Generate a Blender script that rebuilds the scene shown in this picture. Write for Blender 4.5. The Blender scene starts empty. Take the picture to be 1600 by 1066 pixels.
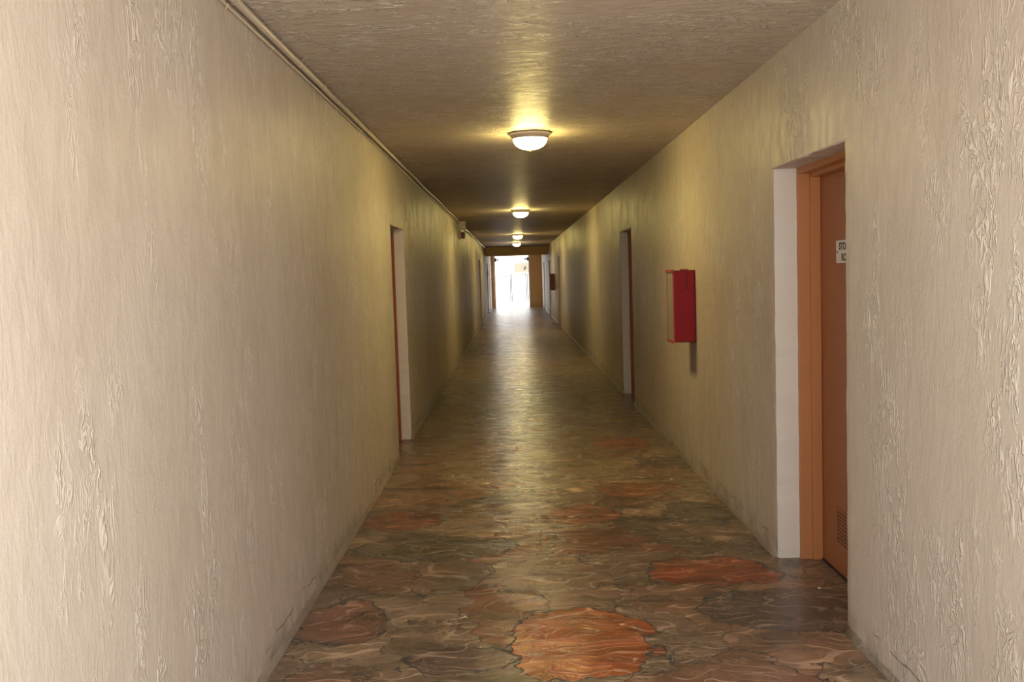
import bpy, bmesh, math, random
from mathutils import Vector, Matrix
from mathutils import noise as mnoise

C = bpy.context.scene.collection
SC = bpy.context.scene
PI = math.pi

# ------------------------------------------------------------------ camera
A, B, EYE, H = 1.0515, 1.4023, 1.5987, 2.70        # corridor: left wall x=-A, right wall x=B, eye height, ceiling
FPX = 1450.0
PIT, YAW, ROL = 0.0714, -0.0031, -0.0314
fw = Vector((math.sin(YAW) * math.cos(PIT), math.cos(YAW) * math.cos(PIT), -math.sin(PIT)))
rt = fw.cross(Vector((0, 0, 1))).normalized()
up = rt.cross(fw)
r2 = math.cos(ROL) * rt + math.sin(ROL) * up
u2 = -math.sin(ROL) * rt + math.cos(ROL) * up
cd = bpy.data.cameras.new('camera')
cam = bpy.data.objects.new('camera', cd)
C.objects.link(cam)
M = Matrix((r2, u2, -fw)).transposed().to_4x4()
M.translation = Vector((0, 0, EYE))
cam.matrix_world = M
cd.sensor_width = 36.0
cd.lens = FPX / 1600.0 * 36.0
cd.clip_start = 0.05
cd.clip_end = 500
SC.camera = cam

# ------------------------------------------------------------------ world: bright overcast sky
SKY = 3.9
w = bpy.data.worlds.new('World')
SC.world = w
w.use_nodes = True
bg = w.node_tree.nodes['Background']
bg.inputs['Color'].default_value = (1.0, 0.99, 0.97, 1)
bg.inputs['Strength'].default_value = SKY
SC.view_settings.view_transform = 'Standard'
SC.view_settings.look = 'None'
SC.view_settings.gamma = 1.0
SC.view_settings.exposure = 0.0
SC.view_settings.use_curve_mapping = False
SC.cycles.use_denoising = True
SC.cycles.max_bounces = 10
SC.cycles.diffuse_bounces = 7
SC.cycles.glossy_bounces = 5
SC.cycles.sample_clamp_indirect = 6.0
SC.cycles.caustics_reflective = False

sun = bpy.data.lights.new('sun', 'SUN')
sun.energy = 17.5
sun.angle = math.radians(1.0)
sun.color = (1.0, 0.96, 0.90)
suno = bpy.data.objects.new('sun', sun)
C.objects.link(suno)
suno.rotation_euler = Vector((-0.66, -0.015, -0.75)).to_track_quat('-Z', 'Y').to_euler()

LAMP_STRENGTH = 122.0
LAMP_COLOR = (1.0, 0.78, 0.27)
Y0, YEND = 1.15, 45.0                              # the corridor starts beside the camera and ends at the gate opening


# ------------------------------------------------------------------ node helpers
class NT:
    def __init__(s, name):
        s.m = bpy.data.materials.new(name)
        s.m.use_nodes = True
        s.t = s.m.node_tree
        s.b = s.t.nodes['Principled BSDF']

    def n(s, typ, **kw):
        nd = s.t.nodes.new(typ)
        for k, v in kw.items():
            setattr(nd, k, v)
        return nd

    def put(s, sock, v):
        if v is None:
            return
        if isinstance(v, (int, float)):
            sock.default_value = v
        elif isinstance(v, tuple):
            if sock.type == 'RGBA' and len(v) == 3:
                v = v + (1,)
            sock.default_value = v
        else:
            s.t.links.new(v, sock)

    def math(s, op, a, b=None, c=None, clamp=False):
        nd = s.n('ShaderNodeMath', operation=op)
        nd.use_clamp = clamp
        s.put(nd.inputs[0], a); s.put(nd.inputs[1], b); s.put(nd.inputs[2], c)
        return nd.outputs[0]

    def vm(s, op, a, b=None):
        nd = s.n('ShaderNodeVectorMath', operation=op)
        s.put(nd.inputs[0], a)
        s.put(nd.inputs[1], b)
        return nd.outputs['Value' if op in ('LENGTH', 'DISTANCE', 'DOT_PRODUCT') else 'Vector']

    def pos(s):
        g = s.n('ShaderNodeNewGeometry')
        return g.outputs['Position']

    def noise(s, vec, scale, detail=3, rough=0.55, dist=0.0, out='Fac'):
        nd = s.n('ShaderNodeTexNoise')
        s.put(nd.inputs['Vector'], vec)
        nd.inputs['Scale'].default_value = scale
        nd.inputs['Detail'].default_value = detail
        nd.inputs['Roughness'].default_value = rough
        nd.inputs['Distortion'].default_value = dist
        return nd.outputs[out]

    def sep(s, v):
        nd = s.n('ShaderNodeSeparateXYZ')
        s.put(nd.inputs[0], v)
        return nd.outputs

    def comb(s, x, y, z):
        nd = s.n('ShaderNodeCombineXYZ')
        s.put(nd.inputs[0], x); s.put(nd.inputs[1], y); s.put(nd.inputs[2], z)
        return nd.outputs[0]

    def ramp(s, fac, stops, interp='LINEAR'):
        nd = s.n('ShaderNodeValToRGB')
        nd.color_ramp.interpolation = interp
        el = nd.color_ramp.elements
        while len(el) < len(stops):
            el.new(0.5)
        for e, (p, c) in zip(el, stops):
            e.position = p
            e.color = (c, c, c, 1) if isinstance(c, (int, float)) else tuple(c) + (1,)
        s.put(nd.inputs[0], fac)
        return nd.outputs[0]

    def rng(s, v, a, b, c=0.0, d=1.0, smooth=False):
        nd = s.n('ShaderNodeMapRange')
        if smooth:
            nd.interpolation_type = 'SMOOTHSTEP'
        s.put(nd.inputs['Value'], v)
        for k, x in (('From Min', a), ('From Max', b), ('To Min', c), ('To Max', d)):
            nd.inputs[k].default_value = x
        return nd.outputs[0]

    def mix(s, fac, a, b, mode='MIX'):
        nd = s.n('ShaderNodeMix', data_type='RGBA', blend_type=mode)
        s.put(nd.inputs['Factor'], fac)
        s.put([i for i in nd.inputs if i.name == 'A' and i.type == 'RGBA'][0], a)
        s.put([i for i in nd.inputs if i.name == 'B' and i.type == 'RGBA'][0], b)
        return [o for o in nd.outputs if o.type == 'RGBA'][0]

    def bump(s, h, strength, dist, normal=None):
        nd = s.n('ShaderNodeBump')
        nd.inputs['Strength'].default_value = strength
        nd.inputs['Distance'].default_value = dist
        s.put(nd.inputs['Height'], h)
        if normal is not None:
            s.put(nd.inputs['Normal'], normal)
        return nd.outputs[0]

    def base(s, col, rough=0.5, normal=None, metal=0.0, spec=None):
        s.put(s.b.inputs['Base Color'], col)
        s.put(s.b.inputs['Roughness'], rough)
        s.b.inputs['Metallic'].default_value = metal
        if spec is not None:
            s.b.inputs['Specular IOR Level'].default_value = spec
        if normal is not None:
            s.put(s.b.inputs['Normal'], normal)
        return s.m


PAINT = (0.585, 0.52, 0.445)
PAINT_LIGHT = (0.70, 0.64, 0.57)
PAINT_DARK = (0.505, 0.435, 0.36)


def stucco(name, sc, col=PAINT, light=PAINT_LIGHT, dark=PAINT_DARK, skirt=False, rough=0.42, amt=1.0, glint_tint=0.5, cover=0.45, stroke=0.35, spec=0.4, sqh=0.30, sqs=38):
    """trowelled stucco under satin paint; sc stretches the strokes (small = long)."""
    t = NT(name)
    p = t.pos()
    q = t.vm('MULTIPLY', p, sc)
    warp = t.noise(q, 4.0, 3, out='Color')
    warp = t.vm('MULTIPLY', t.vm('SUBTRACT', warp, (0.5, 0.5, 0.5)), (0.22, 0.22, 0.22))
    qw = t.vm('ADD', q, warp)
    strokes = t.noise(qw, 17, 4, 0.60)                                     # soft trowel strokes
    grain = t.noise(q, 75, 3, 0.6)
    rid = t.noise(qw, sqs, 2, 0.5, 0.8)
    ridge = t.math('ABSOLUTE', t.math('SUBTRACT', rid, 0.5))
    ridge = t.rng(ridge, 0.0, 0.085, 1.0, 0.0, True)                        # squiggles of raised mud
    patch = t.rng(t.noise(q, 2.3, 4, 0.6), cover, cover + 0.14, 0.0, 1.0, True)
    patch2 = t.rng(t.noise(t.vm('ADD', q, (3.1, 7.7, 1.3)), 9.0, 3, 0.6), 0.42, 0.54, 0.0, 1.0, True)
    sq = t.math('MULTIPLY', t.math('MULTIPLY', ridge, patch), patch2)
    fine = t.noise(p, 160, 2, 0.5)
    tone = t.noise(t.vm('ADD', q, (9.0, 2.0, 5.0)), 1.3, 5, 0.6)
    c = t.mix(t.rng(tone, 0.35, 0.7), dark, col)
    c = t.mix(t.rng(strokes, 0.35, 0.75, 0.0, 0.35), c, light)
    c = t.mix(t.math('MULTIPLY', sq, glint_tint), c, tuple(min(1, x * 1.12) for x in light))  # glints along the raised squiggles, painted in as a paler colour
    if skirt:
        z = t.sep(p)[2]
        jag = t.noise(t.vm('MULTIPLY', p, (1, 1, 0.5)), 7, 5, 0.7)
        dirt = t.math('MULTIPLY', t.rng(z, 0.0, 0.17, 1.0, 0.0, True), t.rng(jag, 0.40, 0.62, 0.0, 1.0, True))
        c = t.mix(t.math('MULTIPLY', dirt, 0.75), c, (0.20, 0.165, 0.14))
        ln = t.math('ABSOLUTE', t.math('SUBTRACT', z, t.rng(t.noise(p, 3.0, 4), 0.2, 0.8, 0.070, 0.135)))
        ln = t.math('MULTIPLY', t.rng(ln, 0.002, 0.006, 1.0, 0.0), t.rng(t.noise(p, 5.0, 2), 0.5, 0.56, 0, 1))
        c = t.mix(t.math('MULTIPLY', ln, 0.8), c, (0.13, 0.11, 0.095))
    h = t.math('ADD', t.math('MULTIPLY', strokes, stroke), t.math('MULTIPLY', sq, sqh))
    h = t.math('ADD', h, t.math('MULTIPLY', grain, 0.10))
    h = t.math('ADD', h, t.math('MULTIPLY', fine, 0.05))
    nrm = t.bump(h, 1.0 * amt, 0.014)
    rg = t.rng(strokes, 0.3, 0.7, rough + 0.10, rough - 0.08)
    return t.base(c, rg, nrm, 0.0, spec)


def plain(name, col, rough=0.5, metal=0.0, bump=0.0, scale=60, spec=None, vary=0.08):
    t = NT(name)
    p = t.pos()
    nz = t.noise(p, scale, 3, 0.6)
    big = t.noise(p, scale * 0.12, 3, 0.6)
    lo = tuple(x * (1 - vary) for x in col)
    hi = tuple(min(1, x * (1 + vary)) for x in col)
    c = t.mix(big, lo, hi)
    return t.base(c, rough, t.bump(nz, bump, 0.002) if bump else None, metal, spec)


def floor_material():
    t = NT('stamped_flagstone_concrete')
    p = t.pos()
    s = t.sep(p)
    p2 = t.comb(s[0], s[1], 0.0)
    wob = t.vm('MULTIPLY', t.vm('SUBTRACT', t.noise(p2, 2.6, 4, 0.6, out='Color'), (0.5, 0.5, 0.5)), (0.60, 0.60, 0.0))
    wob2 = t.vm('MULTIPLY', t.vm('SUBTRACT', t.noise(p2, 9.0, 3, 0.6, out='Color'), (0.5, 0.5, 0.5)), (0.14, 0.14, 0.0))
    pw = t.vm('ADD', t.vm('ADD', p2, wob), wob2)
    v1 = t.n('ShaderNodeTexVoronoi', voronoi_dimensions='2D', feature='F1')
    v2 = t.n('ShaderNodeTexVoronoi', voronoi_dimensions='2D', feature='DISTANCE_TO_EDGE')
    for v in (v1, v2):
        t.put(v.inputs['Vector'], pw)
        v.inputs['Scale'].default_value = 1.9
        v.inputs['Randomness'].default_value = 0.95
    rnd = t.sep(v1.outputs['Color'])[0]
    stone = t.ramp(rnd, [(0.0, (0.185, 0.130, 0.092)), (0.16, (0.225, 0.165, 0.115)), (0.36, (0.220, 0.135, 0.090)),
                         (0.50, (0.170, 0.098, 0.068)), (0.58, (0.205, 0.148, 0.105)), (0.72, (0.125, 0.094, 0.072)),
                         (0.82, (0.235, 0.175, 0.122)), (0.93, (0.195, 0.088, 0.055))], 'CONSTANT')
    edge = v2.outputs['Distance']
    # individually placed stones, each with its own worn outline
    blobs = [((0.25, 3.93), (0.31, 0.40), (0.34, 0.098, 0.034)),
             ((1.02, 4.81), (0.345, 0.24), (0.24, 0.062, 0.030)),
             ((0.41, 6.03), (0.22, 0.25), (0.21, 0.070, 0.038)),
             ((1.26, 4.22), (0.42, 0.26), (0.095, 0.070, 0.062)),
             ((-0.80, 6.03), (0.29, 0.22), (0.21, 0.078, 0.045)),
             ((0.88, 6.75), (0.33, 0.20), (0.24, 0.105, 0.055)),
             ((-0.52, 5.38), (0.48, 0.24), (0.120, 0.098, 0.068)),
             ((-0.26, 3.78), (0.22, 0.14), (0.120, 0.080, 0.068)),
             ((0.95, 8.60), (0.28, 0.30), (0.24, 0.080, 0.045)),
             ((0.35, 10.1), (0.24, 0.30), (0.22, 0.080, 0.045)),
             ((1.15, 6.00), (0.20, 0.28), (0.115, 0.105, 0.085)),
             ((-0.85, 4.25), (0.20, 0.30), (0.19, 0.095, 0.070)),
             ((0.02, 7.60), (0.30, 0.30), (0.150, 0.085, 0.060))]
    col = stone
    mind = None
    wv = t.vm('ADD', p2, t.vm('MULTIPLY', wob, (0.5, 0.5, 0)))
    wv = t.vm('ADD', wv, wob2)
    for (cx, cy), (rx, ry), cc in blobs:
        d = t.vm('MULTIPLY', t.vm('SUBTRACT', wv, (cx, cy, 0.0)), (1 / rx, 1 / ry, 0.0))
        L = t.vm('LENGTH', d)
        m = t.math('LESS_THAN', L, 1.0)
        col = t.mix(m, col, cc)
        e = t.math('MULTIPLY', t.math('ABSOLUTE', t.math('SUBTRACT', L, 1.0)), min(rx, ry) * 1.7)
        inside = t.math('MULTIPLY', m, 9.0)                     # no joints inside a placed stone
        edge = t.math('ADD', edge, inside)
        edge = t.math('MINIMUM', edge, e)
    # slate grain: swirling light ridges and dark hollows
    g = t.vm('MULTIPLY', p2, (0.85, 1.15, 1.0))
    gw = t.vm('ADD', g, t.vm('MULTIPLY', t.vm('SUBTRACT', t.noise(g, 3.5, 2, 0.5, out='Color'), (0.5, 0.5, 0.5)), (0.32, 0.32, 0)))
    gr = t.noise(t.vm('ADD', gw, t.vm('MULTIPLY', v1.outputs['Color'], (3.0, 3.0, 0.0))), 4.6, 4, 0.5, 0.5)
    vein = t.rng(t.math('ABSOLUTE', t.math('SUBTRACT', gr, 0.5)), 0.0, 0.026, 1.0, 0.0, True)
    gr2 = t.noise(t.vm('ADD', gw, t.vm('MULTIPLY', v1.outputs['Color'], (2.0, 2.0, 0.0))), 10.0, 3, 0.5, 0.9)
    vein2 = t.rng(t.math('ABSOLUTE', t.math('SUBTRACT', gr2, 0.47)), 0.0, 0.03, 1.0, 0.0, True)
    fl = t.noise(t.vm('ADD', t.vm('MULTIPLY', gw, (0.62, 1.5, 1.0)), t.vm('MULTIPLY', v1.outputs['Color'], (5.0, 5.0, 0.0))), 2.0, 1.6, 0.45, 0.35)
    sweep = t.math('PINGPONG', t.math('MULTIPLY', fl, 9.0), 0.5)
    sweep = t.rng(sweep, 0.01, 0.13, 1.0, 0.0, True)
    sm = t.rng(t.noise(p2, 5.0, 2, 0.5), 0.38, 0.52, 0.15, 1.0, True)
    sweep = t.math('MULTIPLY', sweep, sm)
    vm_ = t.rng(t.noise(p2, 2.3, 3, 0.6), 0.42, 0.62, 0.0, 1.0, True)
    veins = t.math('MAXIMUM', t.math('MULTIPLY', vein, 0.9), t.math('MULTIPLY', vein2, 0.6))
    veins = t.math('MULTIPLY', veins, t.rng(vm_, 0, 1, 0.15, 0.8))
    veins = t.math('MAXIMUM', veins, sweep)
    tone = t.noise(t.vm('MULTIPLY', gw, (1.0, 1.6, 1)), 3.0, 6, 0.65)
    col = t.mix(t.rng(tone, 0.36, 0.66, 0.0, 1.0), t.mix(1.0, col, (0.50, 0.49, 0.48), 'MULTIPLY'), t.mix(1.0, col, (1.45, 1.36, 1.26), 'MULTIPLY'))
    col = t.mix(t.math('MULTIPLY', veins, 0.70), col, t.mix(0.5, (0.62, 0.46, 0.34), t.mix(1.0, col, (2.4, 2.3, 2.2), 'MULTIPLY')))
    jw = t.rng(edge, 0.006, 0.012, 1.0, 0.0, True)
    jmask = t.rng(t.noise(p2, 1.9, 2, 0.5), 0.36, 0.46, 0.6, 1.0, True)
    joint = t.math('MULTIPLY', jw, jmask)
    col = t.mix(t.math('MULTIPLY', joint, 0.9), col, (0.055, 0.055, 0.055))
    # grime along the two walls
    side = t.math('MINIMUM', t.math('SUBTRACT', s[0], -A), t.math('SUBTRACT', B, s[0]))
    grime = t.math('MULTIPLY', t.rng(side, 0.02, 0.22, 1.0, 0.0, True), t.rng(t.noise(p2, 5, 4, 0.6), 0.35, 0.6))
    col = t.mix(t.math('MULTIPLY', grime, 0.45), col, (0.13, 0.10, 0.08))
    h = t.math('SUBTRACT', t.math('ADD', t.math('ADD', t.math('MULTIPLY', gr, 0.7), t.math('MULTIPLY', fl, 0.5)), t.math('MULTIPLY', tone, 0.9)), t.math('MULTIPLY', joint, 0.55))
    h = t.math('ADD', h, t.math('MULTIPLY', veins, 0.22))
    h = t.math('ADD', h, t.math('MULTIPLY', t.noise(p2, 60, 2), 0.05))
    nrm = t.bump(h, 0.8, 0.018)
    return t.base(col, t.rng(tone, 0.3, 0.7, 0.32, 0.19), nrm, 0.0, 0.5)


# ------------------------------------------------------------------ mesh helpers
def tag(o, label=None, cat=None, group=None, kind=None):
    if label: o['label'] = label
    if cat: o['category'] = cat
    if group: o['group'] = group
    if kind: o['kind'] = kind
    return o


def empty(name, loc, rz=0.0):
    o = bpy.data.objects.new(name, None)
    o.empty_display_size = 0.1
    C.objects.link(o)
    o.location = loc
    o.rotation_euler = (0, 0, rz)
    return o


def obj(name, bm, mats, parent=None, smooth=False):
    me = bpy.data.meshes.new(name)
    bm.normal_update()
    bm.to_mesh(me)
    bm.free()
    for m in (mats if isinstance(mats, (list, tuple)) else [mats]):
        me.materials.append(m)
    if smooth:
        for p in me.polygons:
            p.use_smooth = True
    o = bpy.data.objects.new(name, me)
    C.objects.link(o)
    if parent is not None:
        o.parent = parent
    return o


def box(bm, x0, x1, y0, y1, z0, z1, bev=0.0, mat=0):
    r = bmesh.ops.create_cube(bm, size=1.0)
    vs = r['verts']
    for v in vs:
        v.co = Vector(((x0 + x1) / 2 + v.co.x * (x1 - x0), (y0 + y1) / 2 + v.co.y * (y1 - y0), (z0 + z1) / 2 + v.co.z * (z1 - z0)))
    fs = set(f for v in vs for f in v.link_faces)
    for f in fs:
        f.material_index = mat
    if bev > 0:
        es = list(set(e for v in vs for e in v.link_edges))
        rr = bmesh.ops.bevel(bm, geom=es, offset=bev, segments=2, profile=0.7, affect='EDGES')
        for f in rr['faces']:
            f.material_index = mat
    return vs


def lathe(bm, prof, seg=48, cx=0, cy=0, mat=0):
    """prof: list of (r, z)."""
    rings = []
    for r, z in prof:
        if r < 1e-6:
            rings.append([bm.verts.new((cx, cy, z))])
        else:
            rings.append([bm.verts.new((cx + r * math.cos(2 * PI * k / seg), cy + r * math.sin(2 * PI * k / seg), z)) for k in range(seg)])
    for a, b in zip(rings[:-1], rings[1:]):
        for k in range(seg):
            k2 = (k + 1) % seg
            va = [a[0]] if len(a) == 1 else [a[k], a[k2]]
            vb = [b[0]] if len(b) == 1 else [b[k2], b[k]]
            if len(va) + len(vb) >= 3:
                f = bm.faces.new(va + vb)
                f.material_index = mat
                f.smooth = True


def tube(bm, pts, rad, seg=12, caps=True, mat=0):
    pts = [Vector(p) for p in pts]
    rings = []
    prev = None
    for i, p in enumerate(pts):
        d = (pts[min(i + 1, len(pts) - 1)] - pts[max(i - 1, 0)]).normalized()
        ref = Vector((0, 0, 1)) if abs(d.z) < 0.9 else Vector((1, 0, 0))
        if prev is not None:
            ref = prev
        a = d.cross(ref).normalized()
        b = a.cross(d).normalized()
        prev = b
        r = rad[i] if isinstance(rad, (list, tuple)) else rad
        rings.append([bm.verts.new(p + r * (math.cos(2 * PI * k / seg) * a + math.sin(2 * PI * k / seg) * b)) for k in range(seg)])
    for q, s in zip(rings[:-1], rings[1:]):
        for k in range(seg):
            f = bm.faces.new((q[k], q[(k + 1) % seg], s[(k + 1) % seg], s[k]))
            f.smooth = True
            f.material_index = mat
    if caps:
        bm.faces.new(rings[0][::-1]).material_index = mat
        bm.faces.new(rings[-1]).material_index = mat


def lerp_pts(pts, step):
    out = []
    for a, b in zip(pts[:-1], pts[1:]):
        a = Vector(a); b = Vector(b)
        n = max(1, int((b - a).length / step))
        out += [a.lerp(b, i / n) for i in range(n)]
    out.append(Vector(pts[-1]))
    return out


# ------------------------------------------------------------------ materials
M_wall = stucco('stucco_wall_paint', (1.0, 1.0, 0.40), skirt=True, rough=0.46, glint_tint=0.9, stroke=0.25)
M_ceil = stucco('stucco_ceiling_paint', (0.50, 1.20, 1.0), rough=0.48, amt=1.0, glint_tint=0.95, cover=0.38, stroke=0.6, sqh=0.75, sqs=32, spec=0.35,
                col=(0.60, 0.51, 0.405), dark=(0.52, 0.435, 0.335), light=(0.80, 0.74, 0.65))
M_beam = stucco('stucco_beam_paint', (0.6, 1.0, 0.8), amt=0.4, glint_tint=0.2, col=(0.68, 0.46, 0.22), dark=(0.62, 0.41, 0.18), light=(0.72, 0.50, 0.25))
M_reveal = plain('white_reveal_paint', (0.70, 0.645, 0.575), 0.6, bump=0.35, scale=35, vary=0.06)
M_cove = stucco('cove_mortar', (0.4, 0.4, 1.0), col=(0.40, 0.335, 0.275), dark=(0.20, 0.165, 0.135), light=(0.50, 0.43, 0.35), amt=0.9, glint_tint=0.3)
M_floor = floor_material()
M_door = plain('orange_door_enamel', (0.33, 0.118, 0.042), 0.40, bump=0.12, scale=90, vary=0.07)
M_frame = plain('orange_frame_enamel', (0.47, 0.200, 0.075), 0.44, bump=0.1, scale=60, vary=0.06)
M_doorred = plain('brown_door_enamel', (0.30, 0.085, 0.035), 0.4, bump=0.1, scale=80)
M_grille = plain('grille_slots', (0.17, 0.075, 0.035), 0.7)
M_gap = plain('door_gap_shadow_rubber', (0.03, 0.02, 0.015), 0.8)
M_pipe = plain('painted_conduit', (0.60, 0.52, 0.42), 0.36, bump=0.2, scale=40)
M_strap = plain('galvanised_strap', (0.86, 0.80, 0.72), 0.35, metal=0.0)
M_pan = plain('lamp_pan_enamel', (0.55, 0.47, 0.42), 0.35)
M_brass = plain('brass_finial', (0.80, 0.60, 0.30), 0.25, metal=0.9)
M_red = plain('red_cabinet_enamel', (0.28, 0.004, 0.008), 0.45, spec=0.2, bump=0.15, scale=50, vary=0.12)
M_redworn = plain('worn_red_edge', (0.42, 0.05, 0.045), 0.5, bump=0.3, scale=90, vary=0.3)
M_maroon = plain('maroon_cabinet_enamel', (0.20, 0.015, 0.02), 0.35, vary=0.12)
M_pane = plain('dusty_acrylic_pane', (0.30, 0.27, 0.22), 0.35, vary=0.10)
M_sign = plain('sign_plastic', (0.74, 0.71, 0.64), 0.5)
M_ink = plain('black_sign_ink', (0.03, 0.03, 0.035), 0.5)
M_alarm = plain('alarm_red_plastic', (0.16, 0.02, 0.015), 0.4)
M_cream = plain('cream_plastic', (0.66, 0.58, 0.44), 0.45)
M_dark = plain('dark_iron', (0.045, 0.042, 0.045), 0.5, metal=0.3)
M_steel = plain('bright_steel', (0.7, 0.7, 0.72), 0.3, metal=0.8)
M_gate = plain('white_gate_paint', (0.10, 0.10, 0.105), 0.5)
M_conc = plain('pale_concrete', (0.62, 0.60, 0.57), 0.75, bump=0.2, scale=30, vary=0.06)
M_bwhite = plain('white_building_render', (0.72, 0.72, 0.72), 0.8, bump=0.1, scale=20, vary=0.03)
M_bbeige = plain('beige_building_render', (0.23, 0.205, 0.155), 0.8, bump=0.1, scale=20, vary=0.04)
M_stain = plain('bare_render_patch', (0.36, 0.30, 0.25), 0.75, bump=0.5, scale=45, vary=0.2)
M_leaf = plain('hedge_leaf', (0.10, 0.18, 0.07), 0.6, vary=0.3)
tg = NT('lamp_glass')
tg.b.inputs['Base Color'].default_value = (0.9, 0.86, 0.78, 1)
tg.b.inputs['Roughness'].default_value = 0.3
tg.b.inputs['Emission Color'].default_value = LAMP_COLOR + (1,)
tg.b.inputs['Emission Strength'].default_value = LAMP_STRENGTH
M_glass = tg.m

# ------------------------------------------------------------------ the setting
DEPTH = 0.125          # plaster reveal before the metal frame
LEAF = 0.24            # wall face to door leaf
BACK = 0.34
DOORS_R = [(3.93, 5.00, 2.115), (10.98, 12.07, 2.10), (27.75, 28.75, 2.10), (34.9, 35.9, 2.10), (41.2, 42.2, 2.12)]
DOORS_L = [(8.14, 9.12, 2.07), (29.4, 30.4, 2.10), (38.2, 39.15, 2.10), (42.0, 42.9, 2.12)]


def build_wall(name, X0, sgn, doors, label):
    """front sheet with door holes, wobbly plaster edges, white reveals and a solid back slab"""
    bm = bmesh.new()
    ys = {Y0, YEND + 0.2}
    y = Y0
    while y < YEND:
        ys.add(round(y, 3)); y += 0.5
    for a, b, _ in doors:
        ys = {v for v in ys if not (a - 0.25 < v < b + 0.25)}
        n = int((b - a) / 0.05)
        for i in range(n + 1):
            ys.add(a + (b - a) * i / n)
        ys |= {a - 0.2, a - 0.05, b + 0.05, b + 0.2}
    ys = sorted(ys)
    hs = sorted({d[2] for d in doors})
    zs = []
    z = 0.0
    while z < 2.7001:
        if all(abs(z - h) > 0.03 for h in hs):
            zs.append(round(z, 3))
        z += 0.05
    zs = sorted(set(zs) | set(hs))
    zs[-1] = H + 0.02

    def jit(y, z, k):
        return mnoise.noise(Vector((y * 11 + k, z * 13, X0))) * 0.008 + mnoise.noise(Vector((y * 43, z * 47 + k, X0))) * 0.004
    border = {}
    grid = {}
    for i, y in enumerate(ys):
        for j, z in enumerate(zs):
            yy, zz, xx = y, z, X0
            for a, b, hh in doors:
                onv = (abs(y - a) < 1e-6 or abs(y - b) < 1e-6) and z <= hh + 1e-6
                onh = abs(z - hh) < 1e-6 and a - 1e-6 <= y <= b + 1e-6
                if onv:
                    yy = y + jit(y, z, 0)
                if onh:
                    zz = z + jit(y, z, 5)
                if onv or onh:
                    xx = X0 + sgn * 0.004
            grid[i, j] = bm.verts.new((xx, yy, zz))

    def hole(yc, zc):
        return any(a < yc < b and zc < hh for a, b, hh in doors)
    for i in range(len(ys) - 1):
        for j in range(len(zs) - 1):
            if not hole((ys[i] + ys[i + 1]) / 2, (zs[j] + zs[j + 1]) / 2):
                q = (grid[i, j], grid[i + 1, j], grid[i + 1, j + 1], grid[i, j + 1])
                bm.faces.new(q if sgn < 0 else q[::-1])
    for a, b, hh in doors:
        ia = min(range(len(ys)), key=lambda k: abs(ys[k] - a))
        ib = min(range(len(ys)), key=lambda k: abs(ys[k] - b))
        jh = min(range(len(zs)), key=lambda k: abs(zs[k] - hh))
        for ii, yy in ((ia, a), (ib, b)):
            back = [bm.verts.new((X0 + sgn * BACK, yy, zs[j])) for j in range(jh + 1)]
            # near corner keeps the wall paint for a few millimetres, then the white reveal
            for j in range(jh):
                f = bm.faces.new((grid[ii, j], grid[ii, j + 1], back[j + 1], back[j]))
                f.material_index = 1
        back = [bm.verts.new((X0 + sgn * BACK, ys[i], hh)) for i in range(ia, ib + 1)]
        for i in range(ia, ib):
            f = bm.faces.new((grid[i, jh], grid[i + 1, jh], back[i + 1 - ia], back[i - ia]))
            f.material_index = 0
    bmesh.ops.recalc_face_normals(bm, faces=bm.faces)
    x0, x1 = sorted((X0 + sgn * BACK, X0 + sgn * (BACK + 0.15)))
    box(bm, x0, x1, Y0, YEND + 0.2, -0.1, H + 0.3)
    # end faces of the wall
    xa, xb = sorted((X0 + sgn * 0.002, X0 + sgn * (BACK + 0.002)))
    box(bm, xa, xb, Y0 - 0.01, Y0 + 0.02, -0.05, H + 0.02)
    o = obj(name, bm, [M_wall, M_reveal])
    return tag(o, label, 'wall', kind='structure')


build_wall('wall_right', B, 1, DOORS_R, 'beige stucco corridor wall with the storage room door and red cabinet')
build_wall('wall_left', -A, -1, DOORS_L, 'beige stucco corridor wall running under the ceiling conduit')

bm = bmesh.new()
box(bm, -A - 0.5, B + 0.5, Y0, YEND + 0.2, H, H + 0.3)
tag(obj('ceiling', bm, M_ceil), 'beige trowelled stucco ceiling over the corridor', 'ceiling', kind='structure')

bm = bmesh.new()
box(bm, -A - 0.45, B + 0.45, Y0 - 0.6, YEND + 2.2, -0.1, 0.0)
tag(obj('floor', bm, M_floor), 'glossy brown stamped flagstone floor of the corridor', 'floor', kind='structure')

bm = bmesh.new()
box(bm, -25, 25, -25, Y0 - 0.6, -0.2, -0.03)
tag(obj('floor_forecourt', bm, M_conc), 'pale concrete forecourt where the corridor opens', 'ground', kind='structure')
bm = bmesh.new()
box(bm, -25, 25, YEND + 2.2, 90, -0.2, -0.02)
box(bm, -25, -A - 0.45, YEND + 0.2, YEND + 2.2, -0.2, -0.02)
box(bm, B + 0.45, 25, YEND + 0.2, YEND + 2.2, -0.2, -0.02)
tag(obj('floor_courtyard', bm, M_conc), 'sunlit pale concrete courtyard beyond the far opening', 'ground', kind='structure')

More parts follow.
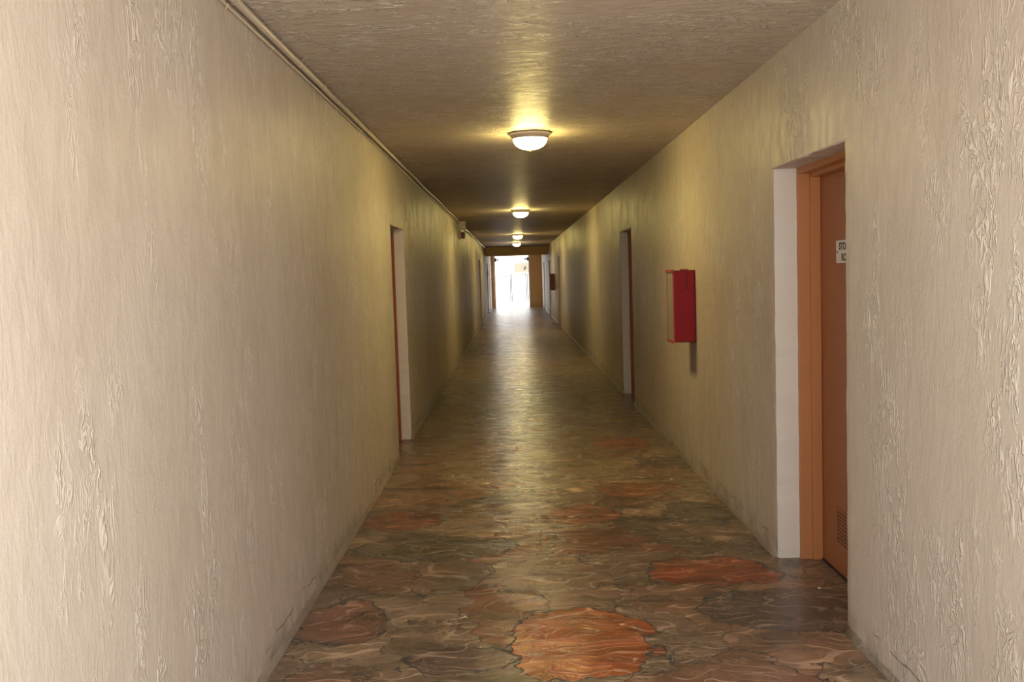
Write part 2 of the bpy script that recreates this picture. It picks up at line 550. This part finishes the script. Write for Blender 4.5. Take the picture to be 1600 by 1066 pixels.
# end wall with the gateway
OPL, OPR, OPZ = -0.90, 0.82, 2.50
bm = bmesh.new()
box(bm, OPR, B + 0.02, YEND, YEND + 0.2, 0, H + 0.02)
box(bm, -A - 0.02, OPL, YEND, YEND + 0.2, 0, H + 0.02)
box(bm, OPL, OPR, YEND, YEND + 0.2, OPZ, H + 0.02)
tag(obj('wall_far', bm, M_beam), 'orange tan end wall beside the bright gateway', 'wall', kind='structure')
bm = bmesh.new()
for xa in (OPL, OPR):
    s = 1 if xa < 0 else -1
    x0, x1 = sorted((xa - s * 0.02, xa + s * 0.05))
    box(bm, x0, x1, YEND - 0.03, YEND + 0.24, 0, OPZ, 0.004)
tag(obj('trim_1', bm, plain('cream_jamb_paint', (0.80, 0.70, 0.58), 0.5)), 'cream jambs lining the far gateway', 'door jamb', kind='structure')
bm = bmesh.new()
box(bm, -A - 0.02, B + 0.02, 37.0, 37.35, 2.36, H + 0.02, 0.012)
tag(obj('trim_2', bm, M_beam), 'tan beam crossing below the ceiling before the gateway', 'beam', kind='structure')


def baseboard(name, X0, sgn, doors, label):
    bm = bmesh.new()
    cuts = [Y0 + 0.02] + [v for d in doors for v in (d[0], d[1])] + [YEND]
    for a, b in zip(cuts[::2], cuts[1::2]):
        n = max(2, int((b - a) / (0.12 if a < 12 else 0.8)))
        prev = None
        for i in range(n + 1):
            y = a + (b - a) * i / n
            k = mnoise.noise(Vector((y * 3.3, X0, 0)))
            k2 = mnoise.noise(Vector((y * 9.1, X0, 4)))
            wd = 0.016 + 0.006 * k + 0.004 * k2
            hh = 0.035 + 0.015 * k2
            pr = [(-0.01, -0.01), (-0.01, hh + 0.01), (0.002, hh), (wd * 0.35, hh * 0.62), (wd * 0.8, hh * 0.2), (wd, -0.005)]
            ring = [bm.verts.new((X0 - sgn * px, y, pz)) for px, pz in pr]
            if prev:
                for j in range(len(pr)):
                    j2 = (j + 1) % len(pr)
                    bm.faces.new((prev[j], prev[j2], ring[j2], ring[j]))
            else:
                bm.faces.new(ring)
            prev = ring
        bm.faces.new(prev[::-1])
    bmesh.ops.recalc_face_normals(bm, faces=bm.faces)
    tag(obj(name, bm, M_cove, smooth=True), label, 'baseboard', kind='structure')


baseboard('baseboard_left', -A, -1, DOORS_L, 'dirty mortar cove along the foot of the left wall')
baseboard('baseboard_right', B, 1, DOORS_R, 'dirty mortar cove along the foot of the right wall')

# ------------------------------------------------------------------ doors
def text_mesh(body, size, sx):
    cu = bpy.data.curves.new('lettering', 'FONT')
    cu.body = body
    cu.size = size
    cu.align_x = 'CENTER'
    cu.align_y = 'CENTER'
    cu.extrude = 0.0006
    cu.offset = 0.0016
    cu.space_line = 1.12
    o = bpy.data.objects.new('lettering', cu)
    C.objects.link(o)
    dg = bpy.context.evaluated_depsgraph_get()
    me = bpy.data.meshes.new_from_object(o.evaluated_get(dg))
    bpy.data.objects.remove(o)
    me.transform(Matrix.Scale(sx, 4, (1, 0, 0)))
    return me


def door(n, X0, sgn, y0, y1, h, label, leafmat, detail=False):
    DEPTH = 0.125 if detail else 0.100
    """metal frame with a rabbet and a flush leaf, set back in the reveal"""
    root = empty('door_%d' % n, (X0 + sgn * LEAF, (y0 + y1) / 2, 0))
    tag(root, label, 'door', kind='structure')
    ox, oy = root.location.x, root.location.y

    def bx(bm, xa, xb, ya, yb, za, zb, bev=0.0, mat=0):
        xa, xb = sorted((X0 + sgn * xa - ox, X0 + sgn * xb - ox))
        box(bm, xa, xb, ya - oy, yb - oy, za, zb, bev, mat)
    bm = bmesh.new()
    # outer step, then the stop 1.5 cm further in
    for ya, yb, yc, yd in ((y0 - 0.005, y0 + 0.028, y0 - 0.005, y0 + 0.046), (y1 - 0.028, y1 + 0.005, y1 - 0.046, y1 + 0.005)):
        bx(bm, DEPTH, DEPTH + 0.062, ya, yb, 0.0, h - 0.001, 0.002)
        bx(bm, DEPTH + 0.060, LEAF - 0.002, yc, yd, 0.0, h - 0.001, 0.002)
    bx(bm, DEPTH, DEPTH + 0.062, y0 + 0.02, y1 - 0.02, h - 0.032, h + 0.003, 0.002)
    bx(bm, DEPTH + 0.060, LEAF - 0.002, y0 + 0.03, y1 - 0.03, h - 0.052, h + 0.003, 0.002)
    obj('door_frame', bm, M_frame if leafmat is M_door else M_doorred, root)
    bm = bmesh.new()
    bx(bm, LEAF, LEAF + 0.044, y0 + 0.004, y1 - 0.004, 0.008, h - 0.002, 0.002)
    leaf = obj('door_leaf', bm, leafmat, root)
    bm = bmesh.new()
    bx(bm, LEAF - 0.012, LEAF + 0.05, y0 + 0.01, y1 - 0.01, -0.002, 0.006, 0.001)
    obj('threshold', bm, M_dark, root)
    # lever handle near the closing edge
    bm = bmesh.new()
    bx(bm, LEAF - 0.012, LEAF + 0.002, y0 + 0.075, y0 + 0.125, 0.96, 1.10, 0.004)
    bx(bm, LEAF - 0.055, LEAF - 0.040, y0 + 0.075, y0 + 0.200, 1.02, 1.04, 0.004)
    bx(bm, LEAF - 0.045, LEAF - 0.010, y0 + 0.090, y0 + 0.110, 1.02, 1.04, 0.004)
    obj('door_handle', bm, M_steel, root)
    if detail:
        # louvre grille low on the leaf, slats pressed from the sheet
        bm = bmesh.new()
        ya, yb, za, zb = 4.25, 4.745, 0.155, 0.345
        bx(bm, LEAF - 0.004, LEAF + 0.001, ya, yb, za, zb, 0.0015, 0)
        for k in range(9):
            z = za + 0.018 + k * (zb - za - 0.036) / 8
            nn = 10
            for c in range(nn):
                u0 = ya + 0.016 + c * (yb - ya - 0.032) / nn
                bx(bm, LEAF - 0.0065, LEAF - 0.003, u0 + 0.006, u0 + (yb - ya - 0.032) / nn - 0.006, z - 0.0045, z + 0.0045, 0.0, 1)
        g = obj('louvre_grille', bm, [leafmat, M_grille], leaf)
        # the storage room sign
        bm = bmesh.new()
        sy0, sy1, sz0, sz1 = 4.41, 4.72, 1.605, 1.718
        bx(bm, LEAF - 0.003, LEAF + 0.001, sy0, sy1, sz0, sz1, 0.001, 0)
        me = text_mesh('STORAGE\nROOM', 0.047, 1.0)
        tb = bmesh.new()
        tb.from_mesh(me)
        yc, zc = (sy0 + sy1) / 2 + 0.0, (sz0 + sz1) / 2
        wid = max(v.co.x for v in tb.verts) - min(v.co.x for v in tb.verts)
        k = 0.225 / wid
        my = (max(v.co.y for v in tb.verts) + min(v.co.y for v in tb.verts)) / 2
        for v in tb.verts:                                   # text reads towards the corridor (camera side is -y)
            x, y, z = v.co
            v.co = Vector((X0 + LEAF - 0.0032 - z - ox, yc - x * k - oy, zc + (y - my) * 1.05))
        for f in tb.faces:
            f.material_index = 1
        tm = bpy.data.meshes.new('t')
        tb.to_mesh(tm)
        bm.from_mesh(tm)
        for f in bm.faces:
            if f.calc_center_median().x < LEAF + X0 - ox - 0.0031 and len(f.verts) >= 3 and f.calc_area() < 0.004:
                pass
        # rivet at the far edge of the plate
        bx(bm, LEAF - 0.005, LEAF - 0.002, sy1 - 0.022, sy1 - 0.012, 1.657, 1.666, 0.001, 1)
        s = obj('sign_plate', bm, [M_sign, M_ink], leaf)
        s['label'] = 'off-white door sign reading STORAGE ROOM in black capitals'
    return root


door(1, B, 1, *DOORS_R[0], 'orange door with a low louvred grille and white storage room sign, nearest on the right', M_door, True)
door(2, B, 1, *DOORS_R[1], 'brown door in the right wall just past the red cabinet', M_doorred)
door(3, -A, -1, *DOORS_L[0], 'orange brown door in the left wall with a white reveal, nearest on the left', M_doorred)
door(4, B, 1, *DOORS_R[2], 'narrow looking dark door just before the far maroon cabinet on the right', M_doorred)
door(5, B, 1, *DOORS_R[3], 'dark door just beyond the far maroon cabinet on the right', M_doorred)
door(6, B, 1, *DOORS_R[4], 'door in the right wall past the beam, beside the end wall', M_door)
door(7, -A, -1, *DOORS_L[1], 'dark door in the left wall far beyond the alarm', M_doorred)
door(8, -A, -1, *DOORS_L[2], 'door in the left wall just past the beam', M_doorred)
door(9, -A, -1, *DOORS_L[3], 'door in the left wall beside the bright gateway', M_door)


# ------------------------------------------------------------------ ceiling lamps
def make_lamp():
    root = empty('ceiling_light', (0, 0, 0))
    bm = bmesh.new()
    lathe(bm, [(0, 0.0), (0.160, 0.0), (0.168, -0.004), (0.1705, -0.008), (0.168, -0.012), (0.160, -0.017), (0.153, -0.023),
               (0.148, -0.030), (0.144, -0.037), (0.141, -0.044), (0.138, -0.049), (0.131, -0.049), (0.129, -0.042)])
    obj('pan', bm, M_pan, root)
    bm = bmesh.new()
    pr = [(0.1325, -0.044)]
    for k in range(1, 15):
        a = k / 14 * PI / 2
        pr.append((0.1325 * math.cos(a) ** 0.95 if k < 14 else 0.0, -0.047 - 0.084 * math.sin(a)))
    lathe(bm, pr)
    obj('glass_dome', bm, M_glass, root)
    bm = bmesh.new()
    lathe(bm, [(0.0, -0.128), (0.012, -0.129), (0.013, -0.132), (0.006, -0.135), (0.008, -0.140), (0.006, -0.145), (0, -0.147)], 20)
    obj('finial', bm, M_brass, root)
    return root


def copy_tree(o, parent=None):
    c = o.copy()
    C.objects.link(c)
    c.parent = parent
    for ch in list(o.children):
        copy_tree(ch, c)
    return c


LY = [7.36, 16.03, 25.6, 32.2]
LL = ['lit dome ceiling light nearest the camera, largest of the row',
      'lit dome ceiling light, second along the corridor',
      'lit dome ceiling light, third along the corridor',
      'lit dome ceiling light farthest away, just before the beam']
lamp0 = make_lamp()
for i, y in enumerate(LY):
    r = lamp0 if i == 0 else copy_tree(lamp0)
    r.location = (0.168, y, H)
    tag(r, LL[i], 'ceiling light', 'dome lights along the corridor ceiling')


# ------------------------------------------------------------------ conduit, cable, boxes on the left
def wob(y, k, amp):
    return mnoise.noise(Vector((y * 0.9, k, 0))) * amp

PR = 0.0165
root = empty('conduit_pipe', (-A + 0.020, Y0 + 0.05, H - 0.024))
tag(root, 'beige painted conduit clipped in the corner of ceiling and left wall', 'pipe')
ox, oy, oz = root.location


def pipe_c(y):
    """centre of the large conduit at distance y"""
    sag = 0.0
    if y > 9.0:
        sag = 0.007 * math.sin((y - 9.0) * 1.9)
    return Vector((-A + 0.024 + abs(wob(y, 3, 0.006)), y, H - 0.026 + (sag if y > 9 else 0) - 0.004 * (y > 9)))


ys = [Y0 + 0.05 + i * 0.25 for i in range(int((18.45 - Y0) / 0.25) + 1)] + [18.5]
bm = bmesh.new()
tube(bm, [pipe_c(y) - Vector((ox, oy, oz)) for y in ys], [PR if y < 9 else 0.014 for y in ys], 16)
obj('tube', bm, M_pipe, root)
for y in (1.9, 3.60, 4.66, 5.24, 5.66, 6.85, 8.7, 10.1, 12.4, 14.8):
    c = pipe_c(y) - Vector((ox, oy, oz))
    bm = bmesh.new()
    rr = PR + 0.0045
    pts = []
    for k in range(13):
        a = -PI * 0.95 + k / 12 * PI * 1.0
        pts.append(c + Vector((math.cos(a) * rr, 0, math.sin(a) * rr)))
    pts.append(c + Vector((rr + 0.004, 0, 0.014)))
    pts.append(c + Vector((rr + 0.020, 0, 0.0225)))
    pts.append(c + Vector((rr + 0.034, 0, 0.0230)))
    q = None
    for p_ in pts:
        a_ = bm.verts.new(p_ + Vector((0, -0.011, 0)))
        b_ = bm.verts.new(p_ + Vector((0, 0.011, 0)))
        if q:
            bm.faces.new((q[0], q[1], b_, a_))
        q = (a_, b_)
    bmesh.ops.solidify(bm, geom=bm.faces[:], thickness=0.003)
    obj('strap', bm, M_strap, root)

root = empty('cable', (-A + 0.008, Y0 + 0.05, 2.635))
tag(root, 'thin painted cable clipped on the left wall just below the conduit', 'cable')
ox, oy, oz = root.location


def cab(y):
    z = 2.644
    if y > 4.7:
        z = 2.644 - max(0.0, min(1.0, (y - 8.0) / 1.5)) * 0.012
    return Vector((-A + 0.0085, y, z + wob(y, 8, 0.003)))


ys = [Y0 + 0.05 + i * 0.2 for i in range(int((18.4 - Y0) / 0.2) + 1)]
bm = bmesh.new()
tube(bm, [cab(y) - Vector((ox, oy, oz)) for y in ys], 0.0068, 10)
obj('wire', bm, M_pipe, root)
for y in (2.4, 3.56, 4.22, 4.60, 5.75, 6.62, 8.0):
    c = cab(y) - Vector((ox, oy, oz))
    bm = bmesh.new()
    pts = [c + Vector((math.cos(a) * 0.009, 0, math.sin(a) * 0.009)) for a in [PI * 0.6 - k / 8 * PI * 1.05 for k in range(9)]]
    pts.append(c + Vector((-0.004, 0, -0.018)))
    pts.append(c + Vector((-0.006, 0, -0.032)))
    q = None
    for p_ in pts:
        a_ = bm.verts.new(p_ + Vector((0, -0.010, 0)))
        b_ = bm.verts.new(p_ + Vector((0, 0.010, 0)))
        if q:
            bm.faces.new((q[0], q[1], b_, a_))
        q = (a_, b_)
    bmesh.ops.solidify(bm, geom=bm.faces[:], thickness=0.003)
    obj('clip', bm, M_strap, root)

root = empty('junction_box', (-A, 18.62, 2.61))
tag(root, 'cream junction box where the conduit meets the far left wall', 'junction box')
bm = bmesh.new(); box(bm, 0, 0.13, -0.09, 0.09, -0.075, 0.075, 0.006); obj('body', bm, M_cream, root)
bm = bmesh.new(); box(bm, 0.128, 0.140, -0.095, 0.095, -0.080, 0.080, 0.003); obj('cover', bm, M_cream, root)

bm = bmesh.new()
pts = []
n = 90
for i in range(n + 1):
    y = 18.7 + (36.98 - 18.7) * i / n
    z = H - 0.055 + 0.016 * math.sin(i * 0.42) + 0.012 * math.sin(i * 0.17 + 1)
    pts.append(Vector((-A + 0.026, y, z)))
tube(bm, pts, 0.018, 10)
tag(obj('flexible_conduit', bm, plain('pale_flexible_conduit', (0.74, 0.68, 0.57), 0.35)), 'wavy thin flexible conduit running from the junction box to the beam', 'pipe')

root = empty('fire_alarm', (-A, 18.75, 2.42))
tag(root, 'small dark red fire alarm sounder on the left wall under the junction box', 'fire alarm')
bm = bmesh.new(); box(bm, 0, 0.035, -0.075, 0.075, -0.085, 0.085, 0.006); obj('backplate', bm, M_cream, root)
bm = bmesh.new(); box(bm, 0.034, 0.115, -0.05, 0.05, -0.070, 0.060, 0.01)
obj('sounder', bm, M_alarm, root)
bm = bmesh.new(); box(bm, 0.114, 0.130, -0.022, 0.022, -0.02, 0.02, 0.006); obj('strobe_lens', bm, M_cream, root)


# ------------------------------------------------------------------ extinguisher cabinets
def cabinet(name, x, y, z, red, label, worn=True):
    root = empty(name, (x, y, z))
    tag(root, label, 'extinguisher cabinet')
    D, Wd, Ht = 0.168, 0.285, 0.555
    bm = bmesh.new()                                        # open-fronted sheet-metal shell
    t = 0.006
    box(bm, -D, 0, 0, t, 0, Ht, 0.0015)                     # side towards the camera
    box(bm, -D, 0, Wd - t, Wd, 0, Ht, 0.0015)
    box(bm, -D, 0, 0, Wd, 0, t, 0.0015)
    box(bm, -D, 0, 0, Wd, Ht - t, Ht, 0.0015)
    box(bm, -t, 0, 0, Wd, 0, Ht)
    obj('body', bm, red, root)
    bm = bmesh.new()                                        # rim and lips around the front
    box(bm, -D - 0.006, -D + 0.002, -0.003, 0.012, 0, Ht, 0.001)
    box(bm, -D - 0.006, -D + 0.002, Wd - 0.012, Wd + 0.003, 0, Ht, 0.001)
    box(bm, -D - 0.012, -D + 0.004, -0.004, Wd + 0.006, -0.008, 0.010, 0.002)
    box(bm, -D - 0.014, -D + 0.004, -0.004, Wd + 0.008, Ht - 0.010, Ht + 0.008, 0.002)
    rim = obj('rim', bm, M_redworn if worn else red, root)
    bm = bmesh.new()
    box(bm, -D - 0.002, -D + 0.001, 0.011, Wd - 0.011, 0.008, Ht - 0.008)
    obj('front_pane', bm, M_pane, root)
    if not worn:
        bm = bmesh.new()
        box(bm, -D - 0.020, -D, Wd * 0.25, Wd * 0.25 + 0.05, Ht * 0.66, Ht * 0.66 + 0.05, 0.006)
        obj('latch', bm, M_steel, root)
    return root, D, Wd, Ht


r, D, Wd, Ht = cabinet('fire_extinguisher_cabinet', B, 7.16, 1.035, M_red, 'bright red metal fire extinguisher cabinet on the right wall past the storage door')
bm = bmesh.new()                                            # hanging tie and bent tab on the near side
tube(bm, [(-0.072, -0.004, Ht + 0.004), (-0.070, -0.008, Ht - 0.03), (-0.073, -0.006, Ht - 0.07), (-0.068, -0.006, Ht - 0.105), (-0.064, -0.006, Ht - 0.145)], [0.005, 0.004, 0.003, 0.0045, 0.004], 8)
obj('hanging_tie', bm, plain('dark_red_cord', (0.12, 0.012, 0.015), 0.6), r)
bm = bmesh.new(); box(bm, -0.115, -0.055, 0.0, 0.012, Ht, Ht + 0.012, 0.003); obj('hasp_tab', bm, M_redworn, r)
r, _, _, _ = cabinet('fire_extinguisher_cabinet', B, 31.2, 1.03, M_maroon, 'small looking dark maroon extinguisher cabinet far down the right wall', False)

bm = bmesh.new()                                            # bare strip under the cabinet
vs = []
n = 14
L_, R_ = [], []
for i in range(n + 1):
    z = 0.79 + (1.033 - 0.79) * i / n
    j = mnoise.noise(Vector((z * 40, 1, 2))) * 0.008
    k = mnoise.noise(Vector((z * 40, 9, 2))) * 0.008
    L_.append(z); R_.append((7.15 + j, 7.375 + k))
f0 = [(bm.verts.new((B + 0.002, a, z)), bm.verts.new((B - 0.0035, a + 0.003, z)), bm.verts.new((B - 0.0035, b - 0.003, z)), bm.verts.new((B + 0.002, b, z))) for z, (a, b) in zip(L_, R_)]
for p_, q_ in zip(f0[:-1], f0[1:]):
    for k in range(3):
        bm.faces.new((p_[k], q_[k], q_[k + 1], p_[k + 1]))
bm.faces.new(f0[0]); bm.faces.new(f0[-1][::-1])
bmesh.ops.recalc_face_normals(bm, faces=bm.faces)
tag(obj('render_patch', bm, M_stain), 'grey brown bare strip on the wall below the red cabinet', 'wall patch')

# ------------------------------------------------------------------ far-end fittings
bm = bmesh.new(); box(bm, -A, -A + 0.055, 38.02, 38.10, 1.56, 1.78, 0.003)
tag(obj('wall_notice', bm, plain('white_plastic', (0.85, 0.85, 0.83), 0.4)), 'small white notice on the left wall beyond the beam', 'sign')


def bracket(x, sgn, label):
    root = empty('corner_bracket', (x, YEND - 0.05, 2.33))
    tag(root, label, 'bracket', 'iron brackets in the gateway corners')
    bm = bmesh.new()
    box(bm, min(0, sgn * 0.20), max(0, sgn * 0.20), -0.05, 0.05, -0.03, 0.03, 0.008)
    obj('arm', bm, M_dark, root)
    bm = bmesh.new()
    box(bm, min(0, sgn * 0.07), max(0, sgn * 0.07), -0.04, 0.04, -0.09, 0.09, 0.01)
    obj('mounting_plate', bm, M_dark, root)


bracket(OPL + 0.05, 1, 'dark iron bracket at the top left corner of the bright gateway')
bracket(OPR - 0.05, -1, 'dark iron bracket at the top right corner of the bright gateway')


def gate(name, x0, x1, y, h, label, scroll=True):
    root = empty(name, ((x0 + x1) / 2, y, 0))
    tag(root, label, 'gate')
    wd = (x1 - x0) / 2
    for s in (-1, 1):
        bm = bmesh.new()
        box(bm, s * wd - 0.03, s * wd + 0.03, -0.03, 0.03, -0.02, h + 0.05, 0.004)
        obj('gate_post', bm, M_gate, root)
    for zr in (h - 0.04, 0.08):
        bm = bmesh.new()
        box(bm, -wd, wd, -0.02, 0.02, zr, zr + 0.04, 0.003)
        obj('gate_rail', bm, M_gate, root)
    n = int((x1 - x0) / 0.095)
    for i in range(1, n):
        bm = bmesh.new()
        x = -wd + 2 * wd * i / n
        box(bm, x - 0.011, x + 0.011, -0.011, 0.011, 0.1, h - 0.02)
        obj('bar', bm, M_gate, root)
    if scroll:
        for zc in (0.62, 1.02):
            bm = bmesh.new()
            for s in (-1, 1):
                pts = []
                for k in range(26):
                    a = k / 25 * PI * 2.6
                    r_ = 0.10 * (1 - k / 34)
                    pts.append((s * (0.01 + 0.055 - math.cos(a) * r_ * 0.55), -0.02, zc + math.sin(a) * r_))
                tube(bm, pts, 0.010, 6)
            obj('scroll_ornament', bm, M_dark, root)


gate('iron_gate', -0.08, 0.76, 54.0, 1.62, 'white barred gate with scroll ornaments standing in the courtyard')
gate('barred_fence', -2.2, -0.16, 54.2, 1.55, 'white barred fence panel left of the scroll gate', False)
gate('barred_fence', 0.85, 2.9, 54.2, 1.55, 'white barred fence panel right of the scroll gate', False)

root = empty('courtyard_building', (0.0, 62, 0))
tag(root, 'overexposed white building with a beige stairwell beyond the gate', 'building')
bm = bmesh.new(); box(bm, -9, 9, 0, 4, -0.1, 3.1, 0.02); obj('wall', bm, M_bwhite, root)
bm = bmesh.new(); box(bm, 0.12, 1.6, -0.9, 0.02, 1.72, 2.35, 0.02); obj('balcony_parapet', bm, M_bbeige, root)
bm = bmesh.new(); box(bm, -9.2, 9.2, -0.3, 4.2, 3.1, 3.35, 0.02); obj('roof_slab', bm, M_bwhite, root)
bm = bmesh.new()
tube(bm, [(0.78, -0.91, 1.93), (0.80, -1.05, 2.0), (0.90, -1.15, 2.12)], [0.05, 0.06, 0.05], 10)
obj('wall_lamp', bm, M_dark, root)

# ------------------------------------------------------------------ paint chips on the floor
for (x, y, sz), lb in (((1.16, 6.98, 0.011), 'tiny white paint chip on the floor by the right wall below the red cabinet'),
                       ((1.47, 4.50, 0.009), 'tiny white paint chip on the dark stone before the storage door')):
    bm = bmesh.new()
    bmesh.ops.create_icosphere(bm, subdivisions=2, radius=sz)
    for v in bm.verts:
        k = 1 + 0.35 * mnoise.noise(v.co * 160 + Vector((x, y, 0)))
        v.co = Vector((v.co.x * k, v.co.y * k * 0.8, v.co.z * k * 0.45 + sz * 0.4))
    o = obj('paint_chip', bm, M_sign)
    o.location = (x, y, 0.0)
    tag(o, lb, 'paint chip')
